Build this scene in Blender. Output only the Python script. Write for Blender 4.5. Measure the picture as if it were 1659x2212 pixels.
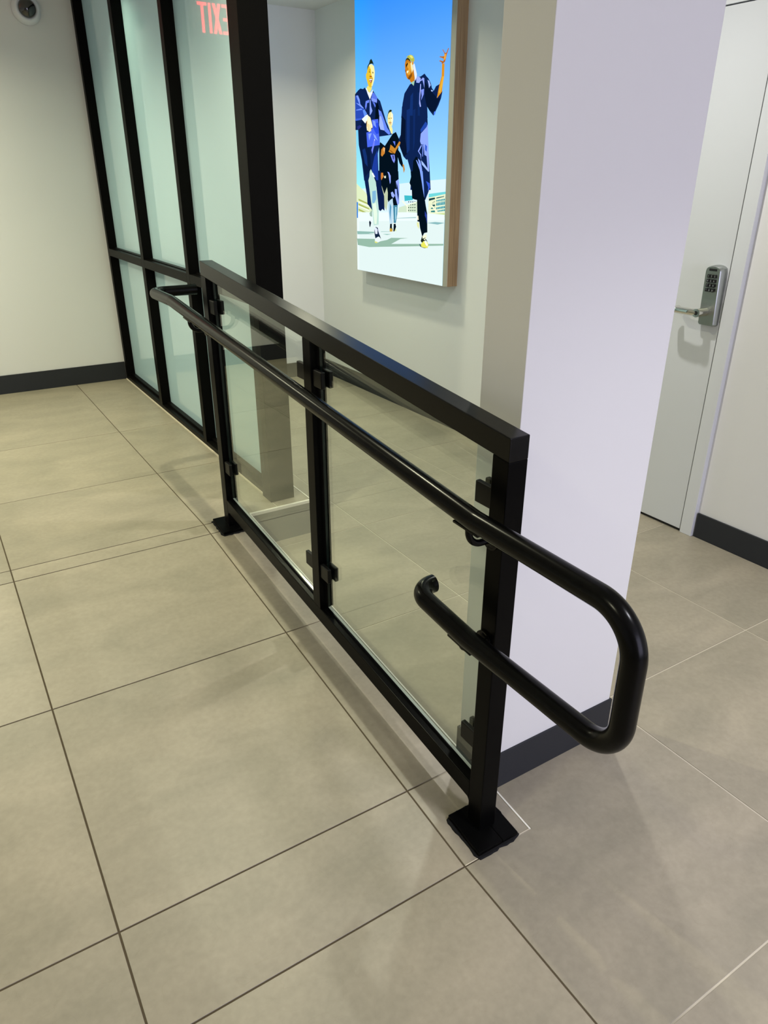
import bpy, bmesh, math, random
from mathutils import Vector, Matrix
from mathutils.geometry import tessellate_polygon

# ---------------------------------------------------------------- clear
for o in list(bpy.data.objects):
    bpy.data.objects.remove(o, do_unlink=True)
scene = bpy.context.scene
COL = scene.collection

# ---------------------------------------------------------------- camera
cam_data = bpy.data.cameras.new('camera')
cam = bpy.data.objects.new('camera', cam_data)
COL.objects.link(cam)
scene.camera = cam
YAW, PIT, ROL, FPX = 0.559827955, 0.433430078, 0.00289525779, 1551.27155
_fw = Vector((math.sin(YAW)*math.cos(PIT), math.cos(YAW)*math.cos(PIT), -math.sin(PIT)))
_r = Vector((math.cos(YAW), -math.sin(YAW), 0))
_u = _r.cross(_fw)
_rr = math.cos(ROL)*_r + math.sin(ROL)*_u
_uu = -math.sin(ROL)*_r + math.cos(ROL)*_u
_m = Matrix((( _rr.x, _uu.x, -_fw.x, 0), (_rr.y, _uu.y, -_fw.y, 0), (_rr.z, _uu.z, -_fw.z, 1.5), (0, 0, 0, 1)))
cam.matrix_world = _m
cam_data.sensor_fit = 'VERTICAL'
cam_data.sensor_height = 36.0
cam_data.sensor_width = 27.0
cam_data.lens = FPX/2212.0*36.0
cam_data.clip_start = 0.02
cam_data.clip_end = 60

# ---------------------------------------------------------------- world, lights, exposure
world = bpy.data.worlds.new('sky')
scene.world = world
world.use_nodes = True
wb = world.node_tree.nodes['Background']
wb.inputs[0].default_value = (0.80, 0.85, 1.0, 1)
wb.inputs[1].default_value = 0.35
vs = scene.view_settings
vs.view_transform = 'Standard'
vs.look = 'None'
vs.exposure = 0.06
vs.gamma = 1.0
vs.use_curve_mapping = False

WARM = (1.0, 0.975, 0.69)
def overhead_light(x, y, watts, r=0.05, color=WARM, z=2.565, spread=108):
    d = bpy.data.lights.new('downlight_lamp', 'AREA')
    d.shape = 'DISK'
    d.size = 2*r
    d.energy = watts
    d.color = color
    d.spread = math.radians(spread)
    o = bpy.data.objects.new('downlight_lamp', d)
    o.location = (x, y, z)
    COL.objects.link(o)
    return o
NEUT = (1.0, 0.98, 0.93)
COOL = (0.93, 0.93, 1.0)
DL = [
 (0.772, 2.55, 16, 0.018, WARM, 2.565, 150), (2.02, 2.04, 15, 0.035, NEUT, 2.565, 145), (2.19, 4.3, 14, 0.05, WARM, 2.565, 145), (1.50, 4.5, 8, 0.06),
 (-0.45, 4.70, 30, 0.16, WARM, 2.565, 150), (-1.9, 2.2, 15, 0.10),
 (0.40, 3.8, 9, 0.28), (1.45, -0.45, 20, 0.15, COOL), (-0.9, 0.6, 14, 0.12, WARM, 2.565, 165)]  # this row is added fill for frosted panes, hall floor and wing wall
for a in DL:
    overhead_light(*a)
# daylight through the storefront window behind the photographer
d = bpy.data.lights.new('window_daylight', 'AREA')
d.shape = 'RECTANGLE'
d.size = 2.4
d.size_y = 2.1
d.energy = 76
d.color = (0.82, 0.80, 1.08)
o = bpy.data.objects.new('window_daylight', d)
o.location = (1.55, -3.46, 1.5)
o.rotation_euler = (math.radians(90), 0, 0)     # faces +Y, into the room
COL.objects.link(o)

# ---------------------------------------------------------------- materials
def lin(c):
    return tuple((v/12.92 if v <= 0.04045 else ((v+0.055)/1.055)**2.4) for v in c)
def hexlin(h):
    return lin(tuple(int(h[i:i+2], 16)/255 for i in (0, 2, 4)))
def mat(name, color, rough=0.5, metal=0.0, coat=0.0, spec=0.5):
    m = bpy.data.materials.new(name)
    m.use_nodes = True
    b = m.node_tree.nodes['Principled BSDF']
    b.inputs['Base Color'].default_value = (*color, 1)
    b.inputs['Roughness'].default_value = rough
    b.inputs['Metallic'].default_value = metal
    b.inputs['Specular IOR Level'].default_value = spec
    b.inputs['Coat Weight'].default_value = coat
    return m
def nodes(m):
    return m.node_tree.nodes, m.node_tree.links, m.node_tree.nodes['Principled BSDF']
def add_bump(m, scale, strength, dist=0.001, detail=4):
    n, l, b = nodes(m)
    tc = n.new('ShaderNodeTexCoord'); t = n.new('ShaderNodeTexNoise'); u = n.new('ShaderNodeBump')
    t.inputs['Scale'].default_value = scale; t.inputs['Detail'].default_value = detail
    u.inputs['Strength'].default_value = strength; u.inputs['Distance'].default_value = dist
    l.new(tc.outputs['Object'], t.inputs['Vector']); l.new(t.outputs[0], u.inputs['Height'])
    l.new(u.outputs[0], b.inputs['Normal'])

def tile_material():
    m = mat('porcelain_tile', (0.3, 0.27, 0.22), 0.42)
    n, l, b = nodes(m)
    geo = n.new('ShaderNodeNewGeometry')
    info = n.new('ShaderNodeObjectInfo')
    off = n.new('ShaderNodeVectorMath'); off.operation = 'MULTIPLY'
    comb = n.new('ShaderNodeCombineXYZ')
    l.new(info.outputs['Random'], comb.inputs[0]); l.new(info.outputs['Random'], comb.inputs[1]); l.new(info.outputs['Random'], comb.inputs[2])
    l.new(comb.outputs[0], off.inputs[0]); off.inputs[1].default_value = (17, 31, 5)
    add = n.new('ShaderNodeVectorMath'); add.operation = 'ADD'
    l.new(geo.outputs['Position'], add.inputs[0]); l.new(off.outputs[0], add.inputs[1])
    big = n.new('ShaderNodeTexNoise'); big.inputs['Scale'].default_value = 2.6; big.inputs['Detail'].default_value = 7; big.inputs['Roughness'].default_value = 0.55; big.inputs['Distortion'].default_value = 0.5
    mp = n.new('ShaderNodeMapping'); mp.inputs['Scale'].default_value = (1.0, 1.9, 1.0); mp.inputs['Rotation'].default_value = (0, 0, 0.5)
    l.new(add.outputs[0], mp.inputs[0]); l.new(mp.outputs[0], big.inputs['Vector'])
    r1 = n.new('ShaderNodeValToRGB')
    r1.color_ramp.elements[0].position = 0.32; r1.color_ramp.elements[0].color = (0.262, 0.236, 0.176, 1)
    r1.color_ramp.elements[1].position = 0.68; r1.color_ramp.elements[1].color = (0.350, 0.308, 0.232, 1)
    l.new(big.outputs[0], r1.inputs[0])
    fine = n.new('ShaderNodeTexNoise'); fine.inputs['Scale'].default_value = 60; fine.inputs['Detail'].default_value = 6
    l.new(add.outputs[0], fine.inputs['Vector'])
    r2 = n.new('ShaderNodeValToRGB')
    r2.color_ramp.elements[0].position = 0.3; r2.color_ramp.elements[0].color = (0.93, 0.93, 0.93, 1)
    r2.color_ramp.elements[1].position = 0.7; r2.color_ramp.elements[1].color = (1.05, 1.05, 1.05, 1)
    l.new(fine.outputs[0], r2.inputs[0])
    mx = n.new('ShaderNodeMix'); mx.data_type = 'RGBA'; mx.blend_type = 'MULTIPLY'; mx.inputs[0].default_value = 1
    l.new(r1.outputs[0], mx.inputs[6]); l.new(r2.outputs[0], mx.inputs[7])
    # faint curved scuff streaks, as fired concrete-look tiles have
    sc = n.new('ShaderNodeTexNoise'); sc.inputs['Scale'].default_value = 3.4; sc.inputs['Detail'].default_value = 3; sc.inputs['Distortion'].default_value = 2.2
    l.new(mp.outputs[0], sc.inputs['Vector'])
    r3 = n.new('ShaderNodeValToRGB')
    e = r3.color_ramp.elements
    e[0].position = 0.497; e[0].color = (1, 1, 1, 1); e[1].position = 0.506; e[1].color = (1, 1, 1, 1)
    k = r3.color_ramp.elements.new(0.5015); k.color = (0.93, 0.92, 0.9, 1)
    l.new(sc.outputs[0], r3.inputs[0])
    mx2 = n.new('ShaderNodeMix'); mx2.data_type = 'RGBA'; mx2.blend_type = 'MULTIPLY'; mx2.inputs[0].default_value = 0.8
    l.new(mx.outputs[2], mx2.inputs[6]); l.new(r3.outputs[0], mx2.inputs[7])
    l.new(mx2.outputs[2], b.inputs['Base Color'])
    bp = n.new('ShaderNodeBump'); bp.inputs['Strength'].default_value = 0.12; bp.inputs['Distance'].default_value = 0.001
    l.new(fine.outputs[0], bp.inputs['Height']); l.new(bp.outputs[0], b.inputs['Normal'])
    return m

def grout_material():
    # brown joints on the ramp side, light joints in the hall to the right of the railing
    m = mat('grout', (0.1, 0.08, 0.05), 0.9)
    n, l, b = nodes(m)
    geo = n.new('ShaderNodeNewGeometry'); sep = n.new('ShaderNodeSeparateXYZ'); r = n.new('ShaderNodeValToRGB')
    mr = n.new('ShaderNodeMapRange'); mr.inputs[1].default_value = 0; mr.inputs[2].default_value = 2
    l.new(geo.outputs['Position'], sep.inputs[0]); l.new(sep.outputs[0], mr.inputs[0]); l.new(mr.outputs[0], r.inputs[0])
    e = r.color_ramp.elements
    e[0].position = 0.42; e[0].color = (0.075, 0.055, 0.03, 1); e[1].position = 0.50; e[1].color = (0.55, 0.50, 0.40, 1)
    l.new(r.outputs[0], b.inputs['Base Color'])
    return m

M = {}
M['tile'] = tile_material()
M['grout'] = grout_material()
M['light_grout'] = mat('light_grout', (0.62, 0.56, 0.44), 0.8)
M['paint'] = mat('wall_paint', (0.74, 0.74, 0.725), 0.62, spec=0.3); add_bump(M['paint'], 180, 0.12, 0.0006)
M['ceiling'] = mat('ceiling_paint', (0.74, 0.74, 0.73), 0.8, spec=0.2)
M['door'] = mat('door_enamel', (0.62, 0.64, 0.66), 0.45)
M['frame_paint'] = mat('frame_enamel', (0.66, 0.68, 0.70), 0.4)
M['base'] = mat('rubber_baseboard', (0.024, 0.026, 0.030), 0.55, spec=0.25)
M['black'] = mat('black_powder_coat', (0.002, 0.002, 0.002), 0.28, spec=0.05); add_bump(M['black'], 500, 0.08, 0.0003)
M['black_top'] = mat('black_satin_coat', (0.002, 0.002, 0.002), 0.25, spec=0.19)  # same coat as the posts, stronger sheen set into the top rail
M['rail'] = mat('black_handrail_coat', (0.0012, 0.0012, 0.001), 0.22, spec=0.14)
M['bronze'] = mat('dark_anodised_metal', (0.0032, 0.0030, 0.0026), 0.38, spec=0.04)
M['clamp'] = mat('black_clamp', (0.004, 0.004, 0.0036), 0.42, spec=0.2)
M['rubber'] = mat('sealant', (0.006, 0.006, 0.007), 0.75, spec=0.2)
M['trim'] = mat('light_metal_trim', (0.85, 0.82, 0.72), 0.4, metal=0.1)
M['riser'] = mat('riser_panel', (0.17, 0.165, 0.145), 0.45)
M['lock'] = mat('brushed_nickel', (0.38, 0.40, 0.39), 0.34, metal=1.0)
M['chrome'] = mat('chrome', (0.75, 0.74, 0.70), 0.12, metal=1.0)
M['key'] = mat('black_key', (0.008, 0.008, 0.009), 0.4)
M['digit'] = mat('white_digit', (0.30, 0.32, 0.33), 0.5)
M['dark_gap'] = mat('door_gap', (0.008, 0.008, 0.008), 0.8)  # painted shade for the gaps around the door
M['lip'] = mat('lightbox_lip', (0.42, 0.40, 0.33), 0.5)
M['cam_white'] = mat('camera_housing', (0.72, 0.74, 0.78), 0.4)
M['cam_dark'] = mat('camera_dome', (0.01, 0.01, 0.012), 0.08, coat=1.0)
M['sign'] = mat('sign_housing', (0.55, 0.55, 0.52), 0.5)

def wood():
    m = mat('oak_cabinet', (0.3, 0.2, 0.1), 0.5)
    n, l, b = nodes(m)
    tc = n.new('ShaderNodeTexCoord'); mp = n.new('ShaderNodeMapping'); t = n.new('ShaderNodeTexNoise'); r = n.new('ShaderNodeValToRGB')
    mp.inputs['Scale'].default_value = (60, 60, 1.6); t.inputs['Scale'].default_value = 2.2; t.inputs['Detail'].default_value = 5
    r.color_ramp.elements[0].position = 0.3; r.color_ramp.elements[0].color = (0.23, 0.145, 0.07, 1)
    r.color_ramp.elements[1].position = 0.7; r.color_ramp.elements[1].color = (0.37, 0.25, 0.13, 1)
    l.new(tc.outputs['Object'], mp.inputs[0]); l.new(mp.outputs[0], t.inputs['Vector']); l.new(t.outputs[0], r.inputs[0]); l.new(r.outputs[0], b.inputs['Base Color'])
    return m
M['wood'] = wood()

def pane_fresnel(n, l, ior):
    """reflectance of a sheet seen from either side, equal on both faces"""
    fr = n.new('ShaderNodeFresnel'); g = n.new('ShaderNodeNewGeometry'); mx = n.new('ShaderNodeMix')
    mx.data_type = 'FLOAT'
    mx.inputs[2].default_value = ior; mx.inputs[3].default_value = 1/ior
    l.new(g.outputs['Backfacing'], mx.inputs[0]); l.new(mx.outputs[0], fr.inputs['IOR'])
    return fr
def clear_glass():
    m = bpy.data.materials.new('clear_glass'); m.use_nodes = True
    n = m.node_tree.nodes; l = m.node_tree.links; n.clear()
    out = n.new('ShaderNodeOutputMaterial'); mix = n.new('ShaderNodeMixShader')
    tr = n.new('ShaderNodeBsdfTransparent'); tr.inputs[0].default_value = (0.935, 0.965, 0.935, 1)
    gl = n.new('ShaderNodeBsdfGlossy'); gl.inputs['Roughness'].default_value = 0.0; gl.inputs[0].default_value = (0.97, 1, 0.97, 1)
    fr = pane_fresnel(n, l, 1.52)
    l.new(fr.outputs[0], mix.inputs[0]); l.new(tr.outputs[0], mix.inputs[1]); l.new(gl.outputs[0], mix.inputs[2]); l.new(mix.outputs[0], out.inputs[0])
    return m
def frosted_glass():
    m = bpy.data.materials.new('frosted_glass'); m.use_nodes = True
    n = m.node_tree.nodes; l = m.node_tree.links; n.clear()
    out = n.new('ShaderNodeOutputMaterial'); mix = n.new('ShaderNodeMixShader'); body = n.new('ShaderNodeMixShader')
    df = n.new('ShaderNodeBsdfDiffuse'); df.inputs[0].default_value = (0.72, 0.92, 0.97, 1)
    ts = n.new('ShaderNodeBsdfTranslucent'); ts.inputs[0].default_value = (0.82, 0.98, 1.0, 1)
    body.inputs[0].default_value = 0.5
    gl = n.new('ShaderNodeBsdfGlossy'); gl.inputs['Roughness'].default_value = 0.0
    fr = pane_fresnel(n, l, 2.35)
    l.new(df.outputs[0], body.inputs[1]); l.new(ts.outputs[0], body.inputs[2])
    l.new(fr.outputs[0], mix.inputs[0]); l.new(body.outputs[0], mix.inputs[1]); l.new(gl.outputs[0], mix.inputs[2]); l.new(mix.outputs[0], out.inputs[0])
    return m
M['glass'] = clear_glass()
M['glass_edge'] = mat('glass_edge', (0.42, 0.46, 0.43), 0.15, spec=0.6)
M['glass_edge_dark'] = mat('glass_edge_dark', (0.008, 0.016, 0.016), 0.1, spec=0.4)
M['frosted'] = frosted_glass()
def emit(name, color, s):
    m = bpy.data.materials.new(name); m.use_nodes = True
    n = m.node_tree.nodes; l = m.node_tree.links; n.clear()
    out = n.new('ShaderNodeOutputMaterial'); e = n.new('ShaderNodeEmission')
    e.inputs[0].default_value = (*color, 1); e.inputs[1].default_value = s
    l.new(e.outputs[0], out.inputs[0]); return m
M['exit_red'] = emit('exit_red', (1.0, 0.06, 0.07), 5.0)
def print_material():
    m = bpy.data.materials.new('backlit_print'); m.use_nodes = True
    n = m.node_tree.nodes; l = m.node_tree.links; n.clear()
    out = n.new('ShaderNodeOutputMaterial'); e = n.new('ShaderNodeEmission'); a = n.new('ShaderNodeAttribute'); a.attribute_name = 'ink'
    l.new(a.outputs['Color'], e.inputs[0]); e.inputs[1].default_value = 1.05
    l.new(e.outputs[0], out.inputs[0]); return m
M['print'] = print_material()

# ---------------------------------------------------------------- mesh helpers
def link(name, bm, m, parent=None, smooth=False):
    me = bpy.data.meshes.new(name)
    bmesh.ops.recalc_face_normals(bm, faces=bm.faces[:])
    bm.to_mesh(me); bm.free()
    for x in (m if isinstance(m, (list, tuple)) else [m]):
        me.materials.append(x)
    if smooth:
        for p in me.polygons: p.use_smooth = True
    o = bpy.data.objects.new(name, me); COL.objects.link(o)
    if parent is not None:
        o.parent = parent
        o.matrix_parent_inverse = Matrix.Translation(-parent.location)
    return o
def empty(name, loc, label=None, cat=None, group=None):
    o = bpy.data.objects.new(name, None); COL.objects.link(o); o.location = loc
    o.empty_display_size = 0.1
    tag(o, label, cat, group); return o
def tag(o, label=None, cat=None, group=None, kind=None):
    if label: o['label'] = label
    if cat: o['category'] = cat
    if group: o['group'] = group
    if kind: o['kind'] = kind
    return o
def box(bm, x0, x1, y0, y1, z0, z1, bevel=0.0, seg=2, mi=0):
    vs = [bm.verts.new(p) for p in ((x0,y0,z0),(x1,y0,z0),(x1,y1,z0),(x0,y1,z0),(x0,y0,z1),(x1,y0,z1),(x1,y1,z1),(x0,y1,z1))]
    fs = [bm.faces.new([vs[i] for i in f]) for f in ((3,2,1,0),(4,5,6,7),(0,1,5,4),(1,2,6,5),(2,3,7,6),(3,0,4,7))]
    for f in fs: f.material_index = mi
    if bevel:
        es = list({e for f in fs for e in f.edges})
        bmesh.ops.bevel(bm, geom=es, offset=bevel, segments=seg, profile=0.6, affect='EDGES')
def boxo(name, ext, m, parent=None, bevel=0.0, seg=2):
    bm = bmesh.new(); box(bm, *ext, bevel=bevel, seg=seg); return link(name, bm, m, parent)
def prism(bm, pts, axis_vec, bevel=0.0):
    """extrude a planar loop of 3-D points along axis_vec"""
    a = [bm.verts.new(p) for p in pts]
    b = [bm.verts.new(Vector(p)+Vector(axis_vec)) for p in pts]
    f = [bm.faces.new(a), bm.faces.new(b[::-1])]
    k = len(a)
    for i in range(k): f.append(bm.faces.new([a[i], b[i], b[(i+1)%k], a[(i+1)%k]]))
    if bevel:
        es = list({e for x in f for e in x.edges})
        bmesh.ops.bevel(bm, geom=es, offset=bevel, segments=2, profile=0.6, affect='EDGES')
def cyl(bm, c, axis, r, h, seg=32, r2=None):
    axis = Vector(axis).normalized()
    q = axis.to_track_quat('Z', 'Y').to_matrix().to_4x4()
    mt = Matrix.Translation(Vector(c)+axis*h/2) @ q
    bmesh.ops.create_cone(bm, cap_ends=True, segments=seg, radius1=r, radius2=r if r2 is None else r2, depth=h, matrix=mt)
def round_path(pts, rads, seg=14):
    out = [Vector(pts[0])]
    for i in range(1, len(pts)-1):
        p = Vector(pts[i]); a = (Vector(pts[i-1])-p).normalized(); b = (Vector(pts[i+1])-p).normalized()
        ang = a.angle(b); r = rads[i]
        t = r/math.tan(ang/2)
        cdir = (a+b).normalized(); c = p+cdir*(r/math.sin(ang/2))
        s = p+a*t-c; e = p+b*t-c
        n = max(3, int(seg*(math.pi-ang)/(math.pi/2))+2)
        th = s.angle(e)
        for k in range(n+1):
            w = k/n
            out.append(c + (s*math.sin((1-w)*th)+e*math.sin(w*th))/math.sin(th))
    out.append(Vector(pts[-1]))
    return out
def tube(bm, path, r, seg=24, caps=True):
    rings = []; up = None
    for i, p in enumerate(path):
        t = ((path[min(i+1, len(path)-1)]-path[max(i-1, 0)])).normalized()
        if up is None:
            up = t.orthogonal().normalized()
        up = (up - t*up.dot(t)).normalized(); sd = t.cross(up)
        rings.append([bm.verts.new(p+up*(r*math.cos(2*math.pi*k/seg))+sd*(r*math.sin(2*math.pi*k/seg))) for k in range(seg)])
    for a, b in zip(rings, rings[1:]):
        for k in range(seg): bm.faces.new([a[k], a[(k+1)%seg], b[(k+1)%seg], b[k]])
    if caps:
        bm.faces.new(rings[0][::-1]); bm.faces.new(rings[-1])
def shade_auto(o, deg=35):
    me = o.data
    for p in me.polygons: p.use_smooth = True
    bm = bmesh.new(); bm.from_mesh(me)
    for e in bm.edges:
        if len(e.link_faces) == 2 and e.calc_face_angle(0) > math.radians(deg): e.smooth = False
    bm.to_mesh(me); bm.free()

# ---------------------------------------------------------------- room
CE = 2.585; XW = 2.812; YB = 5.43; YF = -3.5; XL = -3.0
S = 0.0915; Y0 = 0.921; Y1 = 2.735; ZU = S*(Y1-Y0)
def zr(y):
    return 0.0 if y <= Y0 else (ZU if y >= Y1 else S*(y-Y0))

# floor slab (joint bed), stepped and ramped; tiles stand 2.5 mm proud of it
J = 0.0017
bm = bmesh.new()
def slab(pts):
    top = [bm.verts.new((x, y, z-J)) for x, y, z in pts]
    bot = [bm.verts.new((x, y, -0.15)) for x, y, z in pts]
    bm.faces.new(top); bm.faces.new(bot[::-1]); k = len(pts)
    for i in range(k): bm.faces.new([top[i], bot[i], bot[(i+1)%k], top[(i+1)%k]])
slab([(XL,YF,0),(1.02,YF,0),(1.02,Y0,0),(XL,Y0,0)])
slab([(1.02,YF,0),(XW+.02,YF,0),(XW+.02,Y1,0),(1.02,Y1,0)])
slab([(1.32,Y1,0),(XW+.02,Y1,0),(XW+.02,YB,0),(1.32,YB,0)])
slab([(XL,Y0,0),(1.018,Y0,0),(1.018,Y1,ZU),(XL,Y1,ZU)])
slab([(XL,Y1,ZU),(1.318,Y1,ZU),(1.318,YB,ZU),(XL,YB,ZU)])
floor = link('floor', bm, M['grout']); tag(floor, 'grey concrete-look tiled floor with a ramp up to the landing', kind='structure')

G = 0.0022
def inset(poly, g):
    n = len(poly); out = []
    for i in range(n):
        p0, p1, p2 = Vector(poly[i-1]), Vector(poly[i]), Vector(poly[(i+1)%n])
        d1 = (p1-p0).normalized(); d2 = (p2-p1).normalized()
        n1 = Vector((-d1.y, d1.x)); n2 = Vector((-d2.y, d2.x))
        out.append(p1 + g*(n1+n2)/(1+n1.dot(n2)))
    return out
def tile(poly, zf=lambda y: 0.0):
    ins = inset([(x, y) for x, y in poly], G)
    bm = bmesh.new()
    cx = sum(p.x for p in ins)/len(ins); cy = sum(p.y for p in ins)/len(ins)
    lift = 0.0
    top = [bm.verts.new((p.x, p.y, zf(p.y)+lift)) for p in ins]
    bot = [bm.verts.new((p.x, p.y, zf(p.y)-0.006)) for p in ins]
    f = bm.faces.new(top); k = len(top)
    for i in range(k): bm.faces.new([top[i], bot[i], bot[(i+1)%k], top[(i+1)%k]])
    bmesh.ops.bevel(bm, geom=[e for e in f.edges], offset=0.0006, segments=1, affect='EDGES')
    link('tile', bm, M['tile'], floor)
def rect(x0, x1, y0, y1): return [(x0,y0),(x1,y0),(x1,y1),(x0,y1)]
XG = [XL, -2.93, -2.182, -1.434, -0.686, 0.062, 0.81]
# lower floor in front of the ramp
for a, b in zip(XG[1:], XG[2:]):
    for c, e in zip([-3.5, -2.82, -2.07, -1.323, -0.575, 0.173], [-2.82, -2.07, -1.323, -0.575, 0.173, 0.921]):
        tile(rect(a, b, c, e))
YR = [-3.5, -2.567, -1.819, -1.071, -0.323, 0.425, 1.172, 1.922, 2.67, 3.42, 4.168, 4.916, YB]
for a, b in ((1.558, 2.306), (2.306, XW+.01)):
    for c, e in zip(YR, YR[1:]): tile(rect(a, b, c, e))
for c, e in zip(YR[:5], YR[1:6]): tile(rect(0.81, 1.558, c, e))
tile([(0.81,0.425),(1.558,0.425),(1.558,1.172),(1.022,1.172),(1.022,0.921),(0.81,0.921)])
for c, e in ((1.172,1.922),(1.922,2.67)): tile(rect(1.022, 1.558, c, e))
tile([(1.022,2.67),(1.558,2.67),(1.558,3.42),(1.322,3.42),(1.322,2.735),(1.022,2.735)])
for c, e in zip(YR[9:], YR[10:]): tile(rect(1.322, 1.558, c, e))
# ramp
RY = [0.921, 1.172, 1.922, 2.652, 2.735]
for a, b in zip(XG[1:], XG[2:]):
    for c, e in zip(RY, RY[1:]): tile(rect(a, b, c, e), zr)
for c, e in zip(RY, RY[1:]): tile(rect(0.81, 1.018, c, e), zr)
# landing
for a, b in list(zip(XG[1:], XG[2:]))+[(0.81, 1.155)]:
    for c, e in zip([2.735, 3.425, 4.19], [3.425, 4.19, YB]): tile(rect(a, b, c, e), lambda y: ZU)
for c, e in zip([2.735, 4.19], [4.19, YB]): tile(rect(1.155, 1.318, c, e), lambda y: ZU)

# light metal edge trims of ramp and landing, riser and nosing
bm = bmesh.new()
def strip(x0, x1, ya, yb, za, zb, t):
    pts = [(x0,ya,za-t),(x0,yb,zb-t),(x0,yb,zb+0.0012),(x0,ya,za+0.0012)]
    prism(bm, pts, (x1-x0, 0, 0))
strip(1.0165, 1.021, 0.921, 2.735, 0.0, ZU, 0.006)
tag(link('ramp_edge_trim', bm, M['trim'], floor), 'thin light metal edge of the ramp')
bm = bmesh.new(); strip(1.3165, 1.3215, 2.735, YB, ZU, ZU, 0.006)
tag(link('landing_edge_trim', bm, M['trim'], floor), 'thin light metal edge of the landing')
bm = bmesh.new(); prism(bm, [(1.0185,0.93,-0.002),(1.0185,2.733,-0.002),(1.0185,2.733,ZU-0.006)], (0.0012,0,0))
tag(link('ramp_side_panel', bm, M['riser'], floor), 'grey side of the ramp')
tag(boxo('landing_side_panel', (1.3185,1.3197,2.736,YB,0,ZU-0.006), M['riser'], floor), 'grey side of the landing')
r = boxo('step_riser', (1.019,1.318,2.7322,2.7345,0.0,ZU-0.036), M['riser'], floor); tag(r, 'grey riser of the single step')
boxo('riser_band', (1.019,1.318,2.7320,2.7345,ZU-0.035,ZU-0.013), M['riser'], floor)
tag(boxo('step_nosing', (1.019,1.320,2.7290,2.7420,ZU-0.012,ZU+0.0015), M['trim'], floor, bevel=0.0008), 'pale metal nosing along the step edge')
bm = bmesh.new(); prism(bm, [(0.812,0.921,0.0006),(0.812,0.921,0.0006+0.0004),(1.0205,0.921,0.001),(1.0205,0.921,0.0006)], (0,0.0022,0))
link('caulk', bm, M['light_grout'], floor)
boxo('caulk', (1.1555,1.1615,2.90,YB-0.002,ZU-0.002,ZU+0.003), M['light_grout'], floor)

# ceiling
bm = bmesh.new(); box(bm, XL, XW+.05, YF, YB+.1, CE, CE+0.06)
tag(link('ceiling', bm, M['ceiling']), 'plain white ceiling', kind='structure')
# walls
wl = tag(boxo('wall_back', (XL-.1, XW+.1, YB, YB+0.1, -0.1, CE), M['paint']), 'pale wall at the far end carrying the security camera', kind='structure')
tag(boxo('wall_left', (XL-.1, XL, YF, YB, -0.1, CE), M['paint']), kind='structure')
# right wall with door opening  y 1.772..2.81
bm = bmesh.new()
box(bm, XW, XW+.1, YF, 1.785, -0.1, CE); box(bm, XW, XW+.1, 2.80, YB, -0.1, CE); box(bm, XW, XW+.1, 1.785, 2.80, 2.15, CE)
tag(link('wall_right', bm, M['paint']), 'long pale wall with the door and the lightbox picture', kind='structure')
# storefront wall behind the photographer
bm = bmesh.new()
box(bm, XL-.1, 0.3, YF-.1, YF, -0.1, CE)
box(bm, 0.3, XW+.1, YF-.1, YF, -0.1, 0.22); box(bm, 0.3, XW+.1, YF-.1, YF, 2.4, CE)
tag(link('wall_front', bm, M['paint']), kind='structure')
# wing wall behind the railing's near post
WX0, WX1, WY0, WY1 = 1.013, 1.458, 1.076, 1.213
tag(boxo('wall_wing', (WX0, WX1, WY0, WY1, -0.01, CE), M['paint'], bevel=0.002, seg=2), 'narrow free-standing white wall end behind the railing', kind='structure')
bm = bmesh.new()
prism(bm, [(WX0-.006,WY0-.006,0),(WX1+.006,WY0-.006,0),(WX1+.006,WY1+.006,0),(WX0-.006,WY1+.006,0)], (0,0,0.118), bevel=0.0015)
tag(link('baseboard_wing', bm, M['base']), 'charcoal baseboard around the wing wall', kind='structure')
tag(boxo('baseboard_left', (XL, 1.160, YB-0.009, YB, ZU, ZU+0.125), M['base'], bevel=0.002), 'charcoal baseboard below the far wall on the landing', kind='structure')
tag(boxo('baseboard_back', (1.325, XW, YB-0.009, YB, 0, 0.118), M['base'], bevel=0.002), 'charcoal baseboard behind the frosted partition', kind='structure')
bm = bmesh.new(); box(bm, XW-0.010, XW, YF, 1.765, 0, 0.118, bevel=0.002); box(bm, XW-0.010, XW, 2.86, YB-.01, 0, 0.118, bevel=0.002)
tag(link('baseboard_right', bm, M['base']), 'charcoal baseboard along the door wall', kind='structure')

# ---------------------------------------------------------------- door
door = boxo('door_1', (2.789, 2.845, 1.834, 2.745, 0.014, 2.09), M['door'], bevel=0.002)
tag(door, 'pale flush door with keypad lock in the right wall', kind='structure')
door['label'] = 'pale flush door with keypad lock in the right wall'
bm = bmesh.new()
prof = lambda ya, yb: box(bm, 2.787, 2.850, ya, yb, 0.0, 2.15, bevel=0.0025)
prof(1.770, 1.830); prof(2.749, 2.81); box(bm, 2.787, 2.85, 1.83, 2.749, 2.095, 2.15)
fr = link('door_frame', bm, M['frame_paint'], door); tag(fr, 'white enamelled metal door frame')
boxo('door_bottom_seal', (2.796, 2.84, 1.834, 2.745, 0.0015, 0.014), M['dark_gap'], door)  # dark strip standing in for the shade under the door
boxo('door_gap', (2.793, 2.84, 1.8302, 1.8338, 0.0, 2.09), M['dark_gap'], door)  # near-black strip painting the shade between door and frame
tag(boxo('strike_plate', (2.7875, 2.792, 1.8303, 1.8337, 0.965, 1.045), M['lock'], door), 'thin metal strike plate in the door edge')

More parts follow.
